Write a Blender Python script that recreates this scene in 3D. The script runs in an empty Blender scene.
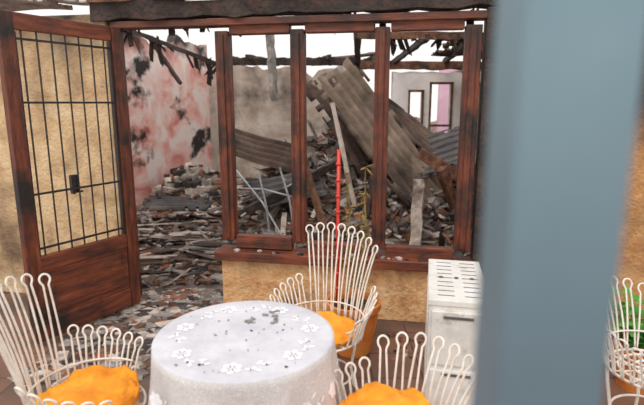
import bpy, math, random
from mathutils import Vector, Matrix, noise
sc=bpy.context.scene
R=random.Random(7)
def lin(c):
    return tuple([((x/255)/12.92 if x/255<=0.04045 else ((x/255+0.055)/1.055)**2.4) for x in c])+(1,)
# ---------------------------------------------------------------- materials
def pmat(name, cols, scale=6, detail=8, rough=.85, bump=.3, bscale=None, metal=0, soot=None, stretch=(1,1,1), dist=0, alpha=None, ztint=None, vor=None):
    m=bpy.data.materials.new(name); m.use_nodes=True
    nt=m.node_tree; N=nt.nodes; L=nt.links
    b=N['Principled BSDF']; b.inputs['Roughness'].default_value=rough; b.inputs['Metallic'].default_value=metal
    tc=N.new('ShaderNodeTexCoord'); mp=N.new('ShaderNodeMapping'); mp.inputs['Scale'].default_value=stretch
    L.new(tc.outputs['Object'],mp.inputs['Vector'])
    n=N.new('ShaderNodeTexNoise'); n.inputs['Scale'].default_value=scale; n.inputs['Detail'].default_value=detail; n.inputs['Roughness'].default_value=.65; n.inputs['Distortion'].default_value=dist
    L.new(mp.outputs[0],n.inputs['Vector'])
    r=N.new('ShaderNodeValToRGB'); L.new(n.outputs['Fac'],r.inputs[0])
    e=r.color_ramp.elements
    k=len(cols)
    for i,c in enumerate(cols):
        p=.3+.4*i/max(1,k-1)
        if i<2: el=e[i]; el.position=p
        else: el=e.new(p)
        el.color=lin(c)
    if k==1: e[1].color=lin(cols[0])
    e[0].position=.3
    out=r.outputs[0]
    def mixc(fac,c,out):
        mx=N.new('ShaderNodeMix'); mx.data_type='RGBA'
        L.new(fac,mx.inputs[0]); L.new(out,mx.inputs[6]); mx.inputs[7].default_value=lin(c)
        return mx.outputs[2]
    if soot:
        c,ss,lo,hi=soot
        n2=N.new('ShaderNodeTexNoise'); n2.inputs['Scale'].default_value=ss; n2.inputs['Detail'].default_value=7; n2.inputs['Roughness'].default_value=.6
        L.new(tc.outputs['Object'],n2.inputs['Vector'])
        mr=N.new('ShaderNodeMapRange'); mr.inputs[1].default_value=lo; mr.inputs[2].default_value=hi
        L.new(n2.outputs['Fac'],mr.inputs[0]); out=mixc(mr.outputs[0],c,out)
    if ztint:  # blend by height: soot on walls and wood, tone change on the gate post
        c,z0,z1,amt=ztint
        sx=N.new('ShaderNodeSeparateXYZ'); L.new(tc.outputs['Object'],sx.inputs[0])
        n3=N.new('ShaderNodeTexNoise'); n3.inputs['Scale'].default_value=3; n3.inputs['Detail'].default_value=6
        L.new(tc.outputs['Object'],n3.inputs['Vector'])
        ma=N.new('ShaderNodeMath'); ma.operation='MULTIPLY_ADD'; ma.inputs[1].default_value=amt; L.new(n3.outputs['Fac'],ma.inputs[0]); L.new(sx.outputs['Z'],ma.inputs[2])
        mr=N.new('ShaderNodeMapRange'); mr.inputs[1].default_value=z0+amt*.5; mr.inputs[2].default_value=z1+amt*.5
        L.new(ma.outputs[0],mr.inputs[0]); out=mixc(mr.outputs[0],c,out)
    L.new(out,b.inputs['Base Color'])
    if bump:
        nb=N.new('ShaderNodeTexNoise'); nb.inputs['Scale'].default_value=bscale or scale*5; nb.inputs['Detail'].default_value=6
        L.new(mp.outputs[0],nb.inputs['Vector'])
        bp=N.new('ShaderNodeBump'); bp.inputs['Strength'].default_value=bump; bp.inputs['Distance'].default_value=.02
        L.new(nb.outputs['Fac'],bp.inputs['Height']); L.new(bp.outputs[0],b.inputs['Normal'])
    if vor:
        v=N.new('ShaderNodeTexVoronoi'); v.feature='DISTANCE_TO_EDGE'; v.inputs['Scale'].default_value=vor
        L.new(tc.outputs['Object'],v.inputs['Vector'])
        mr=N.new('ShaderNodeMapRange'); mr.inputs[1].default_value=.03; mr.inputs[2].default_value=.12; mr.inputs[3].default_value=1; mr.inputs[4].default_value=alpha
        L.new(v.outputs['Distance'],mr.inputs[0]); L.new(mr.outputs[0],b.inputs['Alpha'])
    return m
M={}
M['stucco']=pmat('ochre_stucco',[(172,134,98),(214,178,132),(234,206,166)],5,soot=((86,64,48),1.4,.5,.72),bump=.7,bscale=45,ztint=((50,36,32),1.8,2.3,.8))
M['stucco_r']=pmat('ochre_stucco_sooty',[(150,100,60),(190,134,80),(214,164,110)],5,soot=((84,58,44),1.6,.5,.75),bump=.7,bscale=45,ztint=((56,40,36),1.3,1.6,.3))
M['stucco_low']=pmat('ochre_stucco_low',[(170,116,72),(220,168,114),(244,206,156)],7,soot=((100,66,44),3.4,.52,.7),bump=1.0,bscale=38)
M['pink']=pmat('pink_scorched_plaster',[(196,92,82),(232,168,156),(240,222,214),(228,216,208)],1.7,dist=.5,soot=((40,31,29),1.25,.53,.59),bump=.4,bscale=20,ztint=((60,46,44),2.3,2.7,1.2))
M['grey']=pmat('smoked_plaster',[(126,108,96),(176,160,146),(208,198,186)],2.2,soot=((74,60,52),1.5,.5,.7),bump=.4,bscale=18)
M['pale']=pmat('pale_plaster',[(214,204,198),(238,230,226),(244,236,232)],2.5,soot=((120,92,78),1.8,.58,.74),bump=.3)
M['pinkroom']=pmat('mauve_plaster',[(214,160,190),(232,186,208),(240,210,224)],2.,bump=.2)
M['wood']=pmat('scorched_red_wood',[(44,20,13),(100,42,20),(138,68,36)],5,stretch=(6,6,.8),soot=((24,15,12),2.6,.47,.62),rough=.6,bump=.35,bscale=30,ztint=((26,17,14),1.8,2.3,.7))
M['woodh']=pmat('scorched_red_wood_rail',[(48,22,13),(106,46,22),(144,72,38)],5,stretch=(.8,6,6),soot=((26,16,12),2.4,.5,.66),rough=.6,bump=.35,bscale=30,ztint=((34,20,15),2.0,2.5,.5))
M['char']=pmat('charred_timber',[(18,14,13),(42,30,26),(74,52,40)],8,rough=.8,bump=.8,bscale=35)
M['brown']=pmat('burnt_brown_timber',[(56,34,24),(104,66,46),(140,98,70)],5,stretch=(3,3,3),bump=.5,soot=((26,18,16),3,.5,.65))
M['ash']=pmat('ash_grey',[(92,86,82),(134,126,120),(172,164,158)],9,bump=.6)
M['plast']=pmat('plaster_chunk',[(160,142,130),(196,180,168),(218,206,196)],9,soot=((90,74,64),6,.5,.7),bump=.5)
M['rust']=pmat('rust_debris',[(94,52,34),(140,80,54),(168,110,80)],9,bump=.5)
M['steel']=pmat('bent_grey_steel',[(110,112,116),(160,162,166),(190,192,196)],8,rough=.45,metal=.3,bump=.2)
M['sheet']=pmat('fibre_cement_sheet',[(78,62,52),(116,98,84),(152,132,116)],3,soot=((42,32,27),1.8,.47,.62),bump=.4,bscale=30)
M['sheetk']=pmat('scorched_roof_sheet',[(54,40,34),(88,68,58),(120,100,88)],3,soot=((34,26,24),2,.5,.62),bump=.4,bscale=30)
M['sheetd']=pmat('burnt_tin_sheet',[(34,30,32),(64,58,58),(106,96,90)],4,rough=.5,metal=.2,bump=.4)
M['sheetl']=pmat('white_roof_sheet',[(160,146,142),(214,204,200),(230,226,224)],4,soot=((130,76,62),3,.55,.7),bump=.3)
M['dirt']=pmat('ash_dirt',[(68,56,52),(108,92,84),(148,130,120)],5,bump=1,bscale=30,soot=((44,36,34),2,.5,.7))
M['iron']=pmat('black_iron',[(28,26,28),(56,48,46)],12,rough=.5,metal=.3,bump=.2)
M['white']=pmat('cream_painted_wire',[(206,190,172),(234,224,212),(244,238,230)],14,rough=.5,bump=.15,soot=((160,124,92),12,.62,.8))
M['orange']=pmat('orange_cushion_cloth',[(210,110,8),(240,146,20),(250,178,54)],5,rough=.9,bump=.7,bscale=14)
M['terra']=pmat('orange_plastic_pot',[(166,84,26),(210,118,44),(226,146,70)],5,rough=.6,bump=.2)
M['soil']=pmat('soil',[(36,24,18),(62,44,32)],20,bump=1)
M['cloth']=pmat('white_tablecloth',[(186,184,192),(204,202,210),(218,217,223)],7,rough=.9,bump=.2,bscale=60)
M['lace']=pmat('lace_drape',[(200,193,193),(218,213,212),(228,225,223)],7,rough=.9,bump=.2,bscale=60,vor=130,alpha=.75)
M['flower']=pmat('white_applique',[(238,236,240),(252,250,254)],9,rough=.9,bump=.2)
M['enamel']=pmat('dirty_white_enamel',[(196,190,182),(228,224,218),(240,238,236)],5,rough=.45,bump=.05,soot=((120,104,92),7,.6,.8))
M['dark']=pmat('dark_slot',[(70,64,64),(96,90,88)],9,bump=0)
M['red']=pmat('red_stake_paint',[(186,30,16),(230,56,34)],9,rough=.4,bump=.1)
M['dead']=pmat('dry_leaves',[(84,70,34),(130,104,50),(150,122,68)],9,bump=.3)
M['green']=pmat('green_leaves',[(44,110,38),(80,156,62),(120,190,88)],9,rough=.5,bump=.2)
M['post']=pmat('blue_grey_post_paint',[(94,120,132),(104,132,145),(114,142,154)],3,rough=.5,bump=.05,ztint=((84,104,116),1.66,1.42,.02))  # post colour blends to a darker, greyer tone towards the bottom
def tilemat():
    m=bpy.data.materials.new('patio_terracotta_tile'); m.use_nodes=True; nt=m.node_tree;N=nt.nodes;L=nt.links;b=N['Principled BSDF']
    tc=N.new('ShaderNodeTexCoord'); br=N.new('ShaderNodeTexBrick'); br.offset=0
    br.inputs['Scale'].default_value=1; br.inputs['Brick Width'].default_value=.3; br.inputs['Row Height'].default_value=.3; br.inputs['Mortar Size'].default_value=.006
    br.inputs['Color1'].default_value=lin((132,90,68)); br.inputs['Color2'].default_value=lin((112,78,62)); br.inputs['Mortar'].default_value=lin((64,50,46))
    L.new(tc.outputs['Object'],br.inputs['Vector'])
    n=N.new('ShaderNodeTexNoise'); n.inputs['Scale'].default_value=2.5; n.inputs['Detail'].default_value=9; L.new(tc.outputs['Object'],n.inputs['Vector'])
    mr=N.new('ShaderNodeMapRange'); mr.inputs[1].default_value=.42; mr.inputs[2].default_value=.66; L.new(n.outputs['Fac'],mr.inputs[0])
    mx=N.new('ShaderNodeMix'); mx.data_type='RGBA'; L.new(mr.outputs[0],mx.inputs[0]); L.new(br.outputs['Color'],mx.inputs[6]); mx.inputs[7].default_value=lin((78,64,58))
    L.new(mx.outputs[2],b.inputs['Base Color']); b.inputs['Roughness'].default_value=.75
    bp=N.new('ShaderNodeBump'); bp.inputs['Strength'].default_value=.4; L.new(n.outputs['Fac'],bp.inputs['Height']); L.new(bp.outputs[0],b.inputs['Normal'])
    return m
M['tile']=tilemat()
# ---------------------------------------------------------------- mesh builder
class MB:
    def __init__(s): s.v=[];s.f=[];s.m=[];s.mats=[]
    def mi(s,k):
        if k not in s.mats: s.mats.append(k)
        return s.mats.index(k)
    def add(s,vs,fs,mat):
        o=len(s.v); s.v+= [Vector(v) for v in vs]; i=s.mi(mat)
        for f in fs: s.f.append(tuple(o+a for a in f)); s.m.append(i)
    def box(s,c,size,mat,rot=None,jit=0,T=None):
        c=Vector(c); vs=[]
        for x,y,z in [(-1,-1,-1),(1,-1,-1),(1,1,-1),(-1,1,-1),(-1,-1,1),(1,-1,1),(1,1,1),(-1,1,1)]:
            p=Vector((x*size[0]/2,y*size[1]/2,z*size[2]/2))
            if jit: p=Vector((p.x*(1+R.uniform(-jit,jit)),p.y*(1+R.uniform(-jit,jit)),p.z*(1+R.uniform(-jit,jit))))
            if rot is not None: p=rot@p
            p=p+c
            if T is not None: p=T@p
            vs.append(p)
        s.add(vs,[(0,3,2,1),(4,5,6,7),(0,1,5,4),(1,2,6,5),(2,3,7,6),(3,0,4,7)],mat)
    def beam(s,a,b,w,h,mat,jit=.0):
        a=Vector(a);b=Vector(b);d=(b-a); q=d.to_track_quat('X','Z').to_matrix()
        s.box((a+b)/2,(d.length,w,h),mat,q,jit)
    def rough_beam(s,a,b,w,h,mat,seg=14,amp=.35):
        a=Vector(a);b=Vector(b);d=b-a;q=d.to_track_quat('X','Z').to_matrix();vs=[];sd=R.uniform(0,90)
        for i in range(seg+1):
            c=a+d*i/seg
            for j,(y,z) in enumerate([(-1,-1),(1,-1),(1,1),(-1,1)]):
                k=1+amp*noise.noise(Vector((i*.6+sd,j*3.1,0)))*1.5
                vs.append(c+q@Vector((0,y*w/2*k,z*h/2*k)))
        fs=[(3,2,1,0),tuple(seg*4+j for j in range(4))]
        for i in range(seg):
            for j in range(4): fs.append((i*4+j,i*4+(j+1)%4,(i+1)*4+(j+1)%4,(i+1)*4+j))
        s.add(vs,fs,mat)
    def tube(s,pts,r,mat,n=6,closed=False,taper=None):
        pts=[Vector(p) for p in pts]; k=len(pts); up=None; rings=[]
        for i,p in enumerate(pts):
            if closed: t=pts[(i+1)%k]-pts[i-1]
            else: t=pts[min(i+1,k-1)]-pts[max(i-1,0)]
            if t.length<1e-9: t=Vector((0,0,1))
            t.normalize()
            if up is None: up=t.orthogonal().normalized()
            else:
                up=(up-t*up.dot(t))
                up=up.normalized() if up.length>1e-6 else t.orthogonal().normalized()
            w=t.cross(up); rr=r if taper is None else r*(1+(taper-1)*i/(k-1))
            rings.append([p+up*math.cos(2*math.pi*j/n)*rr+w*math.sin(2*math.pi*j/n)*rr for j in range(n)])
        vs=[v for ring in rings for v in ring]; fs=[]
        for i in range(k if closed else k-1):
            i2=(i+1)%k
            for j in range(n): fs.append((i*n+j,i*n+(j+1)%n,i2*n+(j+1)%n,i2*n+j))
        if not closed:
            fs.append(tuple(range(n-1,-1,-1))); fs.append(tuple((k-1)*n+j for j in range(n)))
        s.add(vs,fs,mat)
    def lathe(s,prof,c,mat,n=32):
        vs=[];fs=[]
        for r,z in prof:
            for j in range(n):
                a=2*math.pi*j/n; vs.append((c[0]+r*math.cos(a),c[1]+r*math.sin(a),c[2]+z))
        for i in range(len(prof)-1):
            for j in range(n): fs.append((i*n+j,i*n+(j+1)%n,(i+1)*n+(j+1)%n,(i+1)*n+j))
        fs.append(tuple(range(n-1,-1,-1))); fs.append(tuple((len(prof)-1)*n+j for j in range(n)))
        s.add(vs,fs,mat)
    def finish(s,name,parent=None,smooth=False,bevel=0,mw=None):
        me=bpy.data.meshes.new(name); me.from_pydata(s.v,[],s.f)
        for k in s.mats: me.materials.append(M[k])
        for p,i in zip(me.polygons,s.m): p.material_index=i; p.use_smooth=smooth
        me.update(); o=bpy.data.objects.new(name,me); sc.collection.objects.link(o)
        if mw is not None: o.matrix_world=mw
        if parent: o.parent=parent
        if bevel:
            b=o.modifiers.new('bevel','BEVEL'); b.width=bevel; b.segments=2; b.limit_method='ANGLE'
        return o
def empty(name,mw=None):
    e=bpy.data.objects.new(name,None); sc.collection.objects.link(e); e.empty_display_size=.1
    if mw is not None: e.matrix_world=mw
    return e
def rz(a): return Matrix.Rotation(a,3,'Z')
# ---------------------------------------------------------------- ground / shell
b=MB(); b.box((0,4.5,-.05),(14,13,.1),'tile'); b.finish('floor')
FW=Matrix.Translation((-.72,3.72,0))@Matrix.Rotation(math.radians(-10),4,'Z')
def fw(x,y,z): return FW@Vector((x,y,z))
b=MB()
b.box((.93,.09,.205),(1.98,.2,.41),'stucco_low')
b.box((-2.44,.09,1.12),(3.1,.2,2.24),'stucco')
b.box((3.4,.09,1.3),(2.96,.2,2.6),'stucco_r')
b.finish('wall_front',mw=FW,bevel=.01)
b=MB()
for x0,x1 in [(-.055,.055),(.497,.607),(1.09,1.20),(1.68,1.80)]:
    b.box(((x0+x1)/2,.05,1.33),(x1-x0-.012,.1,1.54),'wood')
    b.box(((x0+x1)/2,-.008,1.33),((x1-x0)*.35,.02,1.5),'wood')
for i,(x0,x1) in enumerate([(.055,.497),(.607,1.09),(1.20,1.68)]):
    zb=[.5,.47,.47][i]
    b.box(((x0+x1)/2,.05,zb+.05),(x1-x0,.07,.1),'woodh')
    b.box(((x0+x1)/2,.05,2.11),(x1-x0,.08,.07),'woodh')
b.box((.88,.02,.455),(1.94,.2,.07),'woodh')
b.box((.88,.05,2.16),(1.96,.13,.05),'woodh')
b.finish('window_1',mw=FW,bevel=.006)
b=MB()
b.rough_beam((-1.0,.06,2.25),(2.0,.06,2.27),.16,.12,'char',24); b.rough_beam((-1.0,.0,2.36),(2.2,.02,2.4),.1,.1,'brown',24)
b.box((1.88,.06,1.1),(.13,.16,2.2),'char')
for i in range(34):
    x=R.uniform(-.9,1.85); l=R.uniform(.03,.11); b.beam((x,.13,2.22),(x+R.uniform(-.05,.05),.14,2.2-l),.05,.012,'char',.5)
b.finish('trim_1',mw=FW,bevel=.004)
b=MB(); b.box((-.86,.08,1.07),(.05,.12,2.14),'wood'); b.box((-.46,.06,2.16),(.8,.12,.05),'woodh'); b.finish('trim_2',mw=FW,bevel=.006)
# door leaf (opens outwards)
H=Vector((-1.475,3.80,0)); E=Vector((-1.90,3.06,0)); ang=math.atan2((E-H).y,(E-H).x); W=(E-H).length
DM=Matrix.Translation(H)@Matrix.Rotation(ang,4,'Z')
D=empty('door_1',DM)
b=MB()
b.box((.04,0,1.08),(.08,.05,2.1),'wood'); b.box((W-.045,0,1.08),(.09,.05,2.1),'wood')
for z,h in [(2.08,.1),(.56,.1),(.1,.14)]: b.box((W/2,0,z),(W-.17,.045,h),'woodh')
b.box((W/2,0,.34),(W-.17,.022,.36),'woodh')
b.box((W/2,0,.34),(W-.3,.034,.26),'woodh')
b.finish('leaf_frame',D,bevel=.005)
b=MB()
nb=7
for i in range(nb):
    x=.09+(W-.18)*(i+.5)/nb; b.tube([(x,0,.6),(x,0,2.04)],.006,'iron')
for z in (1.02,1.6,1.98,.66): b.box((W/2,0,z),(W-.18,.012,.014),'iron')
for x in (.095,W-.095): b.box((x,.0,1.3),(.012,.03,1.44),'iron')
b.finish('grille',D)
b=MB(); b.box((W*.52,-.03,1.05),(.05,.03,.12),'iron'); b.tube([(W*.52,-.03,.98),(W*.52,-.07,.98),(W*.52-.09,-.07,.98)],.008,'iron'); b.finish('lock',D,bevel=.003)
def jwall(name,a,c,h,mat,th=.18,amp=.25,seed=0,holes=()):
    a=Vector((*a,0));c=Vector((*c,0));L=(c-a).length; b=MB()
    cuts=sorted(set([L*i/max(8,int(L/.1)) for i in range(max(8,int(L/.1))+1)]+[v for q in holes for v in q[:2]]))
    def top(x): return h(x/L)+amp*(noise.noise(Vector((x*1.3,seed,0)))+.5*noise.noise(Vector((x*5,seed,3))))
    for x0,x1 in zip(cuts[:-1],cuts[1:]):
        segs=[(0,None)]
        for hx0,hx1,hz0,hz1 in holes:
            if hx0<=(x0+x1)/2<=hx1: segs=[(0,hz0),(hz1,None)]
        for z0,z1 in segs:
            za=z1 if z1 is not None else top(x0); zb=z1 if z1 is not None else top(x1)
            if min(za,zb)<=z0: continue
            v=[(x0,0,z0),(x1,0,z0),(x1,th,z0),(x0,th,z0),(x0,0,za),(x1,0,zb),(x1,th,zb),(x0,th,za)]
            b.add(v,[(0,3,2,1),(4,5,6,7),(0,1,5,4),(1,2,6,5),(2,3,7,6),(3,0,4,7)],mat)
    d=c-a
    return b.finish(name,mw=Matrix.Translation(a)@Matrix.Rotation(math.atan2(d.y,d.x),4,'Z'))
jwall('wall_left',(-4.35,4.5),(-2.1,9.5),lambda t:2.6,'pink',amp=.35,seed=2)
jwall('wall_back',(-2.1,9.5),(5.0,9.5),lambda t:2.25 if t<.38 else 1.3,'grey',amp=.3,seed=5)
HO=((.22,.4,1.0,1.75),(.5,.78,.4,1.85),(.92,1.16,.9,1.85),(1.5,2.3,.9,1.85))
jwall('wall_partition',(.93,6.75),(4.2,6.75),lambda t:2.0,'pale',th=.14,amp=.08,seed=9,holes=HO)
jwall('wall_mauve',(1.98,8.6),(4.2,8.6),lambda t:2.2,'pinkroom',th=.14,amp=.05,seed=4)
jwall('wall_right',(4.2,9.5),(4.2,3.2),lambda t:2.5,'grey',amp=.25,seed=12)
b=MB()
for x0,x1,z0,z1 in HO[:3]:
    for x in (x0,x1): b.box((.93+x,6.74,(z0+z1)/2),(.022,.05,z1-z0),'brown')
    b.box((.93+(x0+x1)/2,6.74,z1),(x1-x0+.03,.05,.03),'brown')
b.box((.93+.64,6.74,1.3),(.28,.04,.03),'brown')
b.finish('window_2')
# ---------------------------------------------------------------- rubble
def G(x,y,cx,cy,sx,sy): return math.exp(-((x-cx)/sx)**2-((y-cy)/sy)**2)
def hh(x,y):
    h=.95*G(x,y,-.1,5.8,.8,.65)+.85*G(x,y,1.4,5.7,1.1,.6)+.35*G(x,y,.6,4.9,1.3,.5)
    e=max(0,min(1,(y-4.05)/.5))
    h=h*e+.04*e
    return h*(1+.25*noise.noise(Vector((x*2,y*2,0))))+.05*e*noise.noise(Vector((x*5,y*5,2)))
b=MB(); nx,ny=110,90; x0,x1,y0,y1=-3.9,3.9,4.05,6.65
vs=[];fs=[]
def lim(y): return -4.5+(y-4.2)*.45+.3
for j in range(ny+1):
    for i in range(nx+1):
        y=y0+(y1-y0)*j/ny; x=max(x0,lim(y))+(x1-max(x0,lim(y)))*i/nx
        vs.append((x,y,max(.004,hh(x,y))))
for j in range(ny):
    for i in range(nx):
        a=j*(nx+1)+i; fs.append((a,a+1,a+nx+2,a+nx+1))
b.add(vs,fs,'dirt')
mk=['char','ash','brown','plast','rust','sheetd','ash','char','ash','dirt','dirt','plast','sheetk','brown']
def shard(x,y,z,s,mat,flat=.5):
    rot=Matrix.Rotation(R.uniform(0,6.28),3,'Z')@Matrix.Rotation(R.gauss(0,flat),3,'X')@Matrix.Rotation(R.gauss(0,flat),3,'Y')
    b.box((x,y,z),s,mat,rot,.4)
for i in range(4700):
    y=4.2+2.35*R.random()**1.1; x=R.uniform(max(lim(y)+.2,-3.6),3.4)
    if y<4.6 and x>-.6 and R.random()<.3: continue
    k=R.random(); sc_=.5+.07*y
    if k<.62: s=(R.uniform(.03,.2)*sc_,R.uniform(.02,.13)*sc_,R.uniform(.006,.02))
    elif k<.84: s=(R.uniform(.15,.6),R.uniform(.012,.045),R.uniform(.01,.03))
    else: s=(R.uniform(.03,.12),R.uniform(.03,.1),R.uniform(.03,.08))
    shard(x,y,max(0,hh(x,y))+.015,s,R.choice(mk),.2 if x<-.7 else .5)
for i in range(46):
    y=R.uniform(4.2,6.4); x=-.29*y+R.uniform(-.4,.45)
    b.box((x,y,max(0,hh(x,y))+.04),(R.uniform(.2,.6),R.uniform(.03,.12),.012),R.choice(['plast','ash','sheetk','char']),rz(R.gauss(0,.35)),.2)
b.finish('rubble_pile')
b=MB()
for i in range(1500):
    y=R.uniform(6.7,9.25); x=R.uniform(-3.05+(y-6.7)*.45,.75)
    h=.5*G(x,y,-2.2,8.1,.6,.6)+.25*G(x,y,-1.2,8.4,.7,.5)
    b.box((x,y,h*.5+.02),(R.uniform(.05,.3),R.uniform(.04,.2),.02+h),R.choice(mk),rz(R.uniform(0,6)),.3)
b.finish('rubble_pile')
b=MB()
for i in range(900):
    t=R.random(); p=fw(R.uniform(-.8,-.1)-.1*t,.28-1.5*t*t,0)
    s=(R.uniform(.02,.14),R.uniform(.015,.09),R.uniform(.006,.016))
    b.box((p.x,p.y,s[2]/2+.002),s,R.choice(mk),rz(R.uniform(0,6.28)),.4)
for i in range(220):
    p=(R.uniform(-1.5,1.9),R.uniform(2.9,3.3),0); s=(R.uniform(.01,.05),R.uniform(.01,.04),R.uniform(.005,.014))
    if abs(p[0]-.2)<.22: continue
    b.box((p[0],p[1],s[2]/2),s,R.choice(mk),rz(R.uniform(0,6)),.3)
b.finish('scattered_debris')
def sheet(name,c,L,Wd,length,width,mat,seed=0,pitch=.09,amp=.02,curl=.08):
    c=Vector(c);L=Vector(L).normalized();Wd=Vector(Wd);Wd=(Wd-L*Wd.dot(L)).normalized();Nn=L.cross(Wd)
    b=MB(); nu=int(width/pitch*6); nv=24; vs=[];fs=[]
    for j in range(nv+1):
        for i in range(nu+1):
            u=(i/nu-.5)*width; v=(j/nv-.5)*length
            z=amp*math.sin(2*math.pi*u/pitch)+curl*noise.noise(Vector((u*1.5,v*1.5,seed)))
            if j in(0,nv): v+= .08*noise.noise(Vector((u*6,seed,j)))
            vs.append(c+L*v+Wd*u+Nn*z)
    for j in range(nv):
        for i in range(nu):
            e=min(i/nu,1-i/nu,j/nv,1-j/nv)
            if e<.08 and noise.noise(Vector((i*.15,j*.5,seed*3)))>.15: continue
            a=j*(nu+1)+i; fs.append((a,a+1,a+nu+2,a+nu+1))
    b.add(vs,fs,mat); o=b.finish(name,smooth=True)
    m=o.modifiers.new('s','SOLIDIFY'); m.thickness=.008
    return o
sheet('corrugated_roof_sheet',(.66,5.15,1.22),(.74,-.15,-.95),(.6,.6,.5),1.8,.62,'sheet',1,pitch=.1,amp=.026,curl=.02)
sheet('corrugated_roof_sheet',(.42,5.55,1.22),(.62,-.1,-.9),(.5,.8,.4),1.6,.7,'sheetk',2,pitch=.1,amp=.026,curl=.03)
sheet('corrugated_roof_sheet',(1.4,5.3,1.12),(1,-.1,.25),(.1,.8,.5),.9,.6,'sheetd',3)
sheet('corrugated_roof_sheet',(-.62,5.5,1.08),(1,.2,-.35),(0,.7,.5),.9,.5,'sheetk',4)
sheet('corrugated_roof_sheet',(-.35,5.1,.72),(1,.0,.2),(0,.8,.45),.8,.5,'sheetd',5)
sheet('corrugated_roof_sheet',(-1.9,6.4,.3),(1,.3,.05),(-.2,.9,.2),.8,.4,'sheetd',6)
sheet('corrugated_roof_sheet',(.98,5.5,1.3),(.8,-.1,-.6),(.4,.8,.3),.9,.5,'sheetk',8,pitch=.1,amp=.024,curl=.03)
def timber(name,a,c,w,h,mat):
    b=MB(); b.rough_beam(a,c,w,h,mat,12,.25); return b.finish(name,bevel=.003)
timber('fallen_rafter',(.95,4.9,1.12),(2.0,4.7,.5),.09,.11,'brown')
timber('fallen_rafter',(1.1,4.6,1.0),(1.5,4.9,.2),.07,.09,'brown')
timber('fallen_rafter',(1.2,4.5,.55),(1.9,4.9,.95),.06,.09,'char')
timber('fallen_rafter',(.1,4.9,1.6),(.32,4.8,.6),.03,.04,'plast')
timber('fallen_rafter',(-.2,4.9,1.1),(.1,4.5,.2),.05,.07,'brown')
timber('fallen_rafter',(-.75,4.8,.55),(.2,5.2,1.0),.06,.08,'char')
timber('fallen_rafter',(.45,4.8,.5),(.6,5.2,1.5),.04,.06,'char')
timber('concrete_post',(.86,4.45,.1),(.9,4.6,.9),.1,.12,'plast')
b=MB()
for a,c in [((-.85,4.9,.95),(-.35,4.6,.3)),((-.8,4.8,.5),(-.2,5.0,.85)),((-.6,4.7,.95),(-.5,4.7,.2)),((-.9,5.0,.75),(-.3,4.8,.7)),((-.4,4.7,1.0),(-.25,4.6,.3))]:
    b.tube([a,(Vector(a)+Vector(c))/2+Vector((.02,0,.03)),c],.01,'steel',8)
b.finish('bent_steel_pipe')
# remains of the roof structure
b=MB()
b.rough_beam((-1.45,7.2,2.16),(.5,7.25,2.16),.1,.1,'char',40)
b.rough_beam((-2.75,6.9,2.62),(-1.4,7.1,2.1),.05,.06,'char')
b.rough_beam((-2.45,7.4,2.5),(-1.9,6.9,1.85),.04,.05,'char')
for x,dz in [(-1.3,.2),(-1.0,.3),(.1,.35),(.75,.25)]:
    b.rough_beam((x,6.9,2.2),(x+R.uniform(-.2,.25),9.5,2.26+dz*.3),.05,.06,'char')
for x in (1.05,1.5,2.0,2.6,3.2):
    b.rough_beam((x,5.2,2.24),(x+R.uniform(-.15,.15),6.85,2.12),.05,.06,'char')
b.rough_beam((.5,6.78,2.08),(4.1,6.78,2.06),.12,.1,'brown',30)
b.rough_beam((4.05,5.4,2.24),(.35,5.2,2.26),.07,.07,'brown',24)
b.rough_beam((.35,5.2,2.26),(.5,7.25,2.16),.07,.08,'char')
for i in range(40):
    x=.6+i*.055; y=5.25; l=R.uniform(.05,.32); b.beam((x,y,2.27),(x+R.uniform(-.1,.1),y+R.uniform(-.05,.1),2.27-l*.6),.05,.012,R.choice(['char','brown','sheetd']),.5)
for i in range(20):
    t=R.random(); x=-2.75+1.35*t; z=2.62-.52*t; b.beam((x,6.9+.2*t,z),(x+R.uniform(-.15,.12),6.95+.2*t,z-R.uniform(.05,.3)),.05,.015,'char',.5)
b.rough_beam((-.72,7.15,2.65),(-.66,7.12,1.62),.13,.06,'ash')
b.box((-1.36,7.2,1.08),(.08,.08,2.16),'char'); b.box((.5,7.3,1.08),(.1,.1,2.16),'char')
b.finish('burnt_roof_frame')
sheet('torn_roof_sheet',(-1.75,4.9,2.52),(1,.1,-.02),(0,1,.12),1.5,1.1,'sheetl',11)
sheet('torn_roof_sheet',(-2.9,4.3,2.4),(1,.1,.03),(0,1,.1),1.3,1.2,'sheetl',12)
sheet('torn_roof_sheet',(2.1,6.1,2.24),(1,.1,.02),(0,1,-.06),1.4,.9,'sheetk',13)
sheet('torn_roof_sheet',(.3,8.0,2.28),(1,.1,.1),(0,1,.1),1.2,1.0,'sheetk',14)
# ---------------------------------------------------------------- table
TC=Vector((-.287,1.73,0)); T=empty('round_table',Matrix.Translation(TC))
b=MB(); b.lathe([(.31,.725),(.325,.73),(.325,.745),(.31,.748)],(0,0,0),'white',48)
for i in range(4):
    a=math.pi/4+i*math.pi/2; c,s_=math.cos(a),math.sin(a)
    b.tube([(c*r,s_*r,z) for r,z in [(.26,.725),(.2,.6),(.12,.42),(.12,.3),(.18,.15),(.27,.012)]],.013,'white',8)
b.tube([(.125*math.cos(t*math.pi/12),.125*math.sin(t*math.pi/12),.36) for t in range(24)],.008,'white',6,True)
b.finish('table_frame',T,smooth=True)
def drape(a,d):
    w=math.sin(9*a+.6*math.sin(2*a))+.45*math.sin(17*a+1)
    rr=.332+.03*d+w*.026*min(1,d*1.6)*(.5+d) if d>0 else .331
    z=.751-d*.43-(.006 if d>0 else 0)
    return rr,z
b=MB(); n=160; prof=[]
for r in (0.001,.1,.2,.28,.32): prof.append((r,0))
for k in range(22): prof.append((None,k/21))
vs=[]
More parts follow.
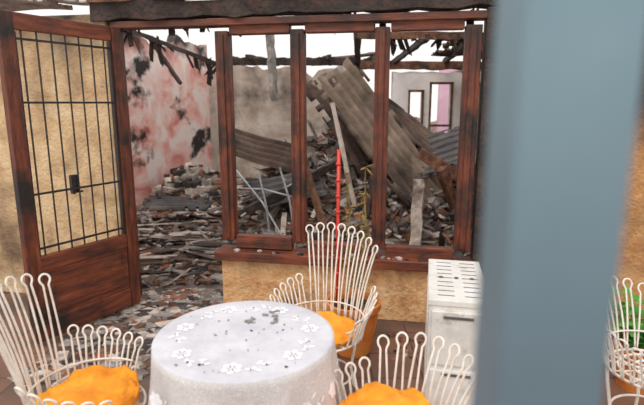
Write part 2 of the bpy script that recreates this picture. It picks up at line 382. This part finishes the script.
for (r,d) in prof:
    for j in range(n):
        a=2*math.pi*j/n
        if r is not None: rr=r; z=.753
        else: rr,z=drape(a,d)
        vs.append((rr*math.cos(a),rr*math.sin(a),z))
nr=len(prof); top=[];side=[]
for i in range(nr-1):
    for j in range(n):
        (top if i<5 else side).append((i*n+j,i*n+(j+1)%n,(i+1)*n+(j+1)%n,(i+1)*n+j))
top.append(tuple(range(n)))
b.add(vs,top,'cloth'); k=b.mi('lace')
for f in side: b.f.append(f); b.m.append(k)
b.finish('tablecloth',T,smooth=True)
b=MB()
PO=[(0,0),(.3,-.35),(.6,-.5),(.88,-.35),(1,0),(.88,.35),(.6,.5),(.3,.35)]
def petal(cx,cy,a,l,w,z=.7548):
    vv=[(cx+x*l*math.cos(a)-y*w*math.sin(a),cy+x*l*math.sin(a)+y*w*math.cos(a),z) for x,y in PO]
    b.add(vv,[tuple(range(8))],'flower')
def dpetal(a0,d0,an,l,w):
    vv=[]
    for x,y in PO:
        dx=x*l*math.cos(an)-y*w*math.sin(an); dy=x*l*math.sin(an)+y*w*math.cos(an)
        a=a0+dx/.34; d=d0+dy/.43; rr,z=drape(a,max(.01,d)); vv.append(((rr+.003)*math.cos(a),(rr+.003)*math.sin(a),z))
    b.add(vv,[tuple(range(8))],'flower')
for i in range(7):
    a=2*math.pi*i/7+.2; r=.245
    cx,cy=r*math.cos(a),r*math.sin(a)
    for k in range(6): petal(cx,cy,a+k*math.pi/3,.036,.026)
    for k in range(6):
        o=.17+k*.055; rr=r+.02*math.sin(k*1.3)
        petal(rr*math.cos(a+o),rr*math.sin(a+o),a+o+math.pi/2+(.7 if k%2 else -.7),.032,.014)
for i in range(9):
    a=2*math.pi*i/9+.2
    for k in range(6): dpetal(a+.1,.3,k*math.pi/3,.032,.024)
    for k in range(7): dpetal(a+.22+k*.06,.3+.04*math.sin(k*1.3),(.8 if k%2 else -.8),.028,.012)
    for k in range(6): dpetal(a+.4,.75,k*math.pi/3,.032,.024)
b.finish('applique_flowers',T)
b=MB()
for i in range(34):
    a=R.uniform(0,6.28); r=.3*math.sqrt(R.random()); s=R.uniform(.002,.006); b.box((r*math.cos(a),r*math.sin(a),.7555+s*.2),(s*1.5,s,s*.5),R.choice(['char','ash']),rz(a*3),.4)
for i in range(9):
    b.box((.04+R.uniform(-.05,.08),.15+R.uniform(-.06,.06),.757),(.024,.012,.004),'ash',rz(R.uniform(0,6)),.4)
b.finish('ash_flakes',T)
# ---------------------------------------------------------------- wire chairs
def chair(loc,back,cushion=True,seed=0,puff=.1,tall=.46,arm=.24,half=46,tilt=0,lift=0):
    C=empty('wire_garden_chair',Matrix.Translation(loc)@Matrix.Rotation(back,4,'Z'))
    b=MB(); r0=.2; zs=.42; wr=.0045
    def ring(r,z,m=48): b.tube([(r*math.cos(2*math.pi*i/m),r*math.sin(2*math.pi*i/m),z) for i in range(m)],wr*1.3,'white',6,True)
    ring(r0,zs); ring(r0-.05,zs); ring(r0*.45,zs); ring(.16,.2)
    for i in range(6):
        a=i*math.pi/6; b.tube([(r0*math.cos(a),r0*math.sin(a),zs),(-r0*math.cos(a),-r0*math.sin(a),zs)],wr,'white')
    for i in range(4):
        a=math.pi/4+i*math.pi/2
        b.tube([(r*math.cos(a),r*math.sin(a),z) for r,z in [(r0,zs),(.19,.34),(.165,.2),(.18,.1),(.225,.03),(.245,.008)]],wr*1.7,'white',8)
    def mp(a,x,y,Hh,flare,spread):
        t=max(0,y/Hh); r=r0+.01+flare*(.35*t+.65*t**1.8)
        aa=a*(1+spread*t)+x/r
        return Vector((r*math.cos(aa),r*math.sin(aa),zs+y))
    def strip(angs,hts,flare,spread,bulb):
        da=abs(angs[1]-angs[0]); wb=da*.5*r0
        for i,a in enumerate(angs):
            Hh=hts[i]; pts=[]; yn=Hh-bulb*2.1
            for k in range(10):
                t=k/9; y=yn*t; w=wb*(1-t)*.85+.011*t; pts.append(mp(a,-w,y,Hh,flare,spread))
            cy=Hh-bulb
            for k in range(15):
                th=math.radians(225-k*270/14); pts.append(mp(a,bulb*math.cos(th),cy+bulb*math.sin(th),Hh,flare,spread))
            for k in range(9,-1,-1):
                t=k/9; y=yn*t; w=wb*(1-t)*.85+.011*t; pts.append(mp(a,w,y,Hh,flare,spread))
            b.tube(pts,wr,'white',6)
    nt=8
    A=[math.radians(-half+2*half*i/(nt-1)) for i in range(nt)]
    strip(A,[tall-.04*(a/A[-1])**2+tilt*a/A[-1] for a in A],.11,.02,.021)
    for sgn in (-1,1):
        A=[sgn*math.radians(half+16+i*12) for i in range(6)]
        strip(A,[arm-.014*i for i in range(6)],.07,.0,.02)
    b.tube([mp(math.radians(-122+244*i/40),0,.09,.3,.05,0) for i in range(41)],wr,'white')
    b.finish('wire_frame',C,smooth=True)
    if cushion:
        b=MB(); nu,nv=64,28; vs=[];fs=[]
        for j in range(nv+1):
            ph=-math.pi/2+math.pi*j/nv
            for i in range(nu):
                a=2*math.pi*i/nu; cr=math.cos(ph); sr=math.sin(ph)
                rr=.185*(abs(cr)**.45); zz=puff*.5*math.copysign(abs(sr)**.8,sr)
                nn=noise.noise(Vector((math.cos(a)*cr*2.2,math.sin(a)*cr*2.2,sr*1.5+seed)))
                n2=abs(noise.noise(Vector((math.cos(a)*cr*5,math.sin(a)*cr*5,sr*3+seed))))
                rr*=1+.05*nn; zz+=(.035*nn-.05*n2)*(1 if sr>-.2 else 0)*min(1,puff/.1)
                vs.append((rr*math.cos(a),rr*math.sin(a),zs+.008+puff*.5+zz))
        for j in range(nv):
            for i in range(nu): fs.append((j*nu+i,j*nu+(i+1)%nu,(j+1)*nu+(i+1)%nu,(j+1)*nu+i))
        b.add(vs,fs,'orange'); b.finish('cushion',C,smooth=True)
    return C
chair((0.0,2.42,0),math.radians(64),True,1,puff=.05,tall=.51,half=38,tilt=.035)
chair((-.91,1.78,0),math.radians(186),True,2,puff=.08,tall=.52,half=44)
chair((.21,1.49,0),math.radians(38),True,3,puff=.19,tall=.33,arm=.22)
chair((1.50,2.05,0),math.radians(120),False,4,tall=.34)
# ---------------------------------------------------------------- pots and plants
P=empty('planter_with_dry_plant',Matrix.Translation((.2,3.02,0)))
b=MB(); b.lathe([(.1,0),(.115,.02),(.15,.2),(.165,.31),(.178,.315),(.18,.355),(.165,.36),(.155,.34),(.15,.31)],(0,0,0),'terra'); b.finish('pot',P)
b=MB(); b.lathe([(.14,.25),(.148,.315)],(0,0,0),'soil'); b.finish('soil',P)
b=MB(); b.tube([(-.1,.02,.3),(-.1,.02,.8),(-.098,.02,1.32)],.011,'red',10)
for k in range(9): b.lathe([(.011,0),(.017,.012),(.011,.024)],(-.1,.02,.42+k*.1),'red',10)
b.finish('red_stake',P,smooth=True)
b=MB()
for s_ in range(5):
    x,y=R.uniform(-.06,.06),R.uniform(-.04,.04); pts=[]
    for k in range(9): pts.append((x+.02*math.sin(k+s_)+(s_-2)*.008*k,y,.3+k*R.uniform(.085,.115)))
    b.tube(pts,.006,'dead',5,taper=.4)
    for p in pts[2:]:
        for q in range(4):
            a=R.uniform(0,6.28); l=R.uniform(.03,.07); d=Vector((math.cos(a)*l,math.sin(a)*l,R.uniform(-.05,.02))); sd=Vector((-math.sin(a),math.cos(a),0))*.012
            p_=Vector(p); b.add([p_,p_+d*.5+sd,p_+d,p_+d*.5-sd],[(0,1,2,3)],'dead')
b.finish('dry_stems',P)
P=empty('potted_plant',Matrix.Translation((1.80,2.62,0)))
b=MB(); b.lathe([(.09,0),(.13,.22),(.145,.225),(.145,.26),(.125,.26),(.12,.22)],(0,0,0),'terra'); b.finish('pot',P)
b=MB()
for s_ in range(40):
    a=R.uniform(0,6.28); l=R.uniform(.05,.26); h=R.uniform(.12,.36); base=Vector((0,0,.22)); tip=Vector((l*math.cos(a),l*math.sin(a),.22+h))
    b.tube([base,(base+tip)/2+Vector((0,0,.03)),tip],.003,'green',5)
    for q in range(5):
        c=base.lerp(tip,.3+.18*q); an=R.uniform(0,6.28); d=Vector((math.cos(an)*.08,math.sin(an)*.08,R.uniform(-.02,.03))); sd=Vector((-math.sin(an),math.cos(an),.2))*.03
        b.add([c,c+d*.4+sd,c+d,c+d*.4-sd],[(0,1,2,3)],'green')
b.finish('leaves',P)
# ---------------------------------------------------------------- white appliance
A=empty('air_conditioner',Matrix.Translation((.72,2.55,0))@Matrix.Rotation(math.radians(-12),4,'Z'))
w,d,h=.28,.64,.66
b=MB(); b.box((0,0,h/2+.01),(w,d,h-.02),'enamel'); b.box((0,0,h),(w+.012,d+.012,.03),'enamel')
b.box((0,-d/2-.008,h*.73),(w-.03,.016,h*.42),'enamel'); b.box((0,-d/2-.008,h*.27),(w-.03,.016,h*.42),'enamel')
b.box((-w/2-.004,0,h*.5),(.008,d-.08,h*.8),'enamel')
b.finish('casing',A,bevel=.008)
b=MB()
for k in range(9):
    b.box((-.06,-.26+k*.065,h+.0155),(.08,.006,.003),'dark'); b.box((.07,-.26+k*.065,h+.0155),(.08,.006,.003),'dark')
for z in (h*.9,h*.45): b.box((0,-d/2-.018,z),(.14,.008,.012),'dark')
for k in range(3): b.lathe([(.012,0),(.012,.004)],(-.08+k*.08,.0,h+.016),'dark',12)
b.finish('slots',A)
b=MB()
for k in range(4): b.box(((-1)**k*.1,(-.27 if k<2 else .27),.012),(.04,.04,.024),'dark')
b.finish('feet',A)
b=MB()
for k in range(26):
    p=fw(R.uniform(.05,1.7),R.uniform(-.06,-.02),.49); s=R.uniform(.008,.03); b.box((p.x,p.y,p.z+s*.25),(s*1.4,s,s*.5),R.choice(['char','ash','plast']),rz(R.uniform(0,6)),.3)
b.finish('sill_debris')
# ---------------------------------------------------------------- gate post close to the lens
b=MB(); b.box((.153,.33,1.15),(.072,.06,2.3),'post'); b.box((.153,.33,2.31),(.09,.08,.02),'post'); b.box((.153,.33,.005),(.16,.14,.01),'post')
b.finish('gate_post',bevel=.008)
# ---------------------------------------------------------------- light
w=bpy.data.worlds.new('sky'); sc.world=w; w.use_nodes=True; N=w.node_tree.nodes; L=w.node_tree.links
bg=N['Background']; tc=N.new('ShaderNodeTexCoord'); sx=N.new('ShaderNodeSeparateXYZ'); cr=N.new('ShaderNodeValToRGB')
L.new(tc.outputs['Generated'],sx.inputs[0]); L.new(sx.outputs['Z'],cr.inputs[0]); L.new(cr.outputs[0],bg.inputs[0])
cr.color_ramp.elements[0].position=0; cr.color_ramp.elements[0].color=(.92,.87,.82,1); cr.color_ramp.elements[1].position=.6; cr.color_ramp.elements[1].color=(1,.985,.97,1)
bg.inputs[1].default_value=1.2
sl=bpy.data.lights.new('sun','SUN'); sl.energy=1.3; sl.angle=math.radians(30); sl.color=(1,.95,.88); so=bpy.data.objects.new('sun',sl); sc.collection.objects.link(so); so.rotation_euler=(math.radians(36),0,math.radians(-30))
# ---------------------------------------------------------------- camera
cd=bpy.data.cameras.new('camera'); cam=bpy.data.objects.new('camera',cd); sc.collection.objects.link(cam)
cam.location=(0,0,1.6); cam.rotation_euler=(math.radians(90-11.3),0,0); cd.sensor_width=36; cd.lens=500/644*36
cd.clip_start=.02; cd.dof.use_dof=True; cd.dof.focus_distance=3.2; cd.dof.aperture_fstop=2.4
sc.camera=cam
sc.view_settings.view_transform='Standard'
sc.view_settings.gamma=1.1
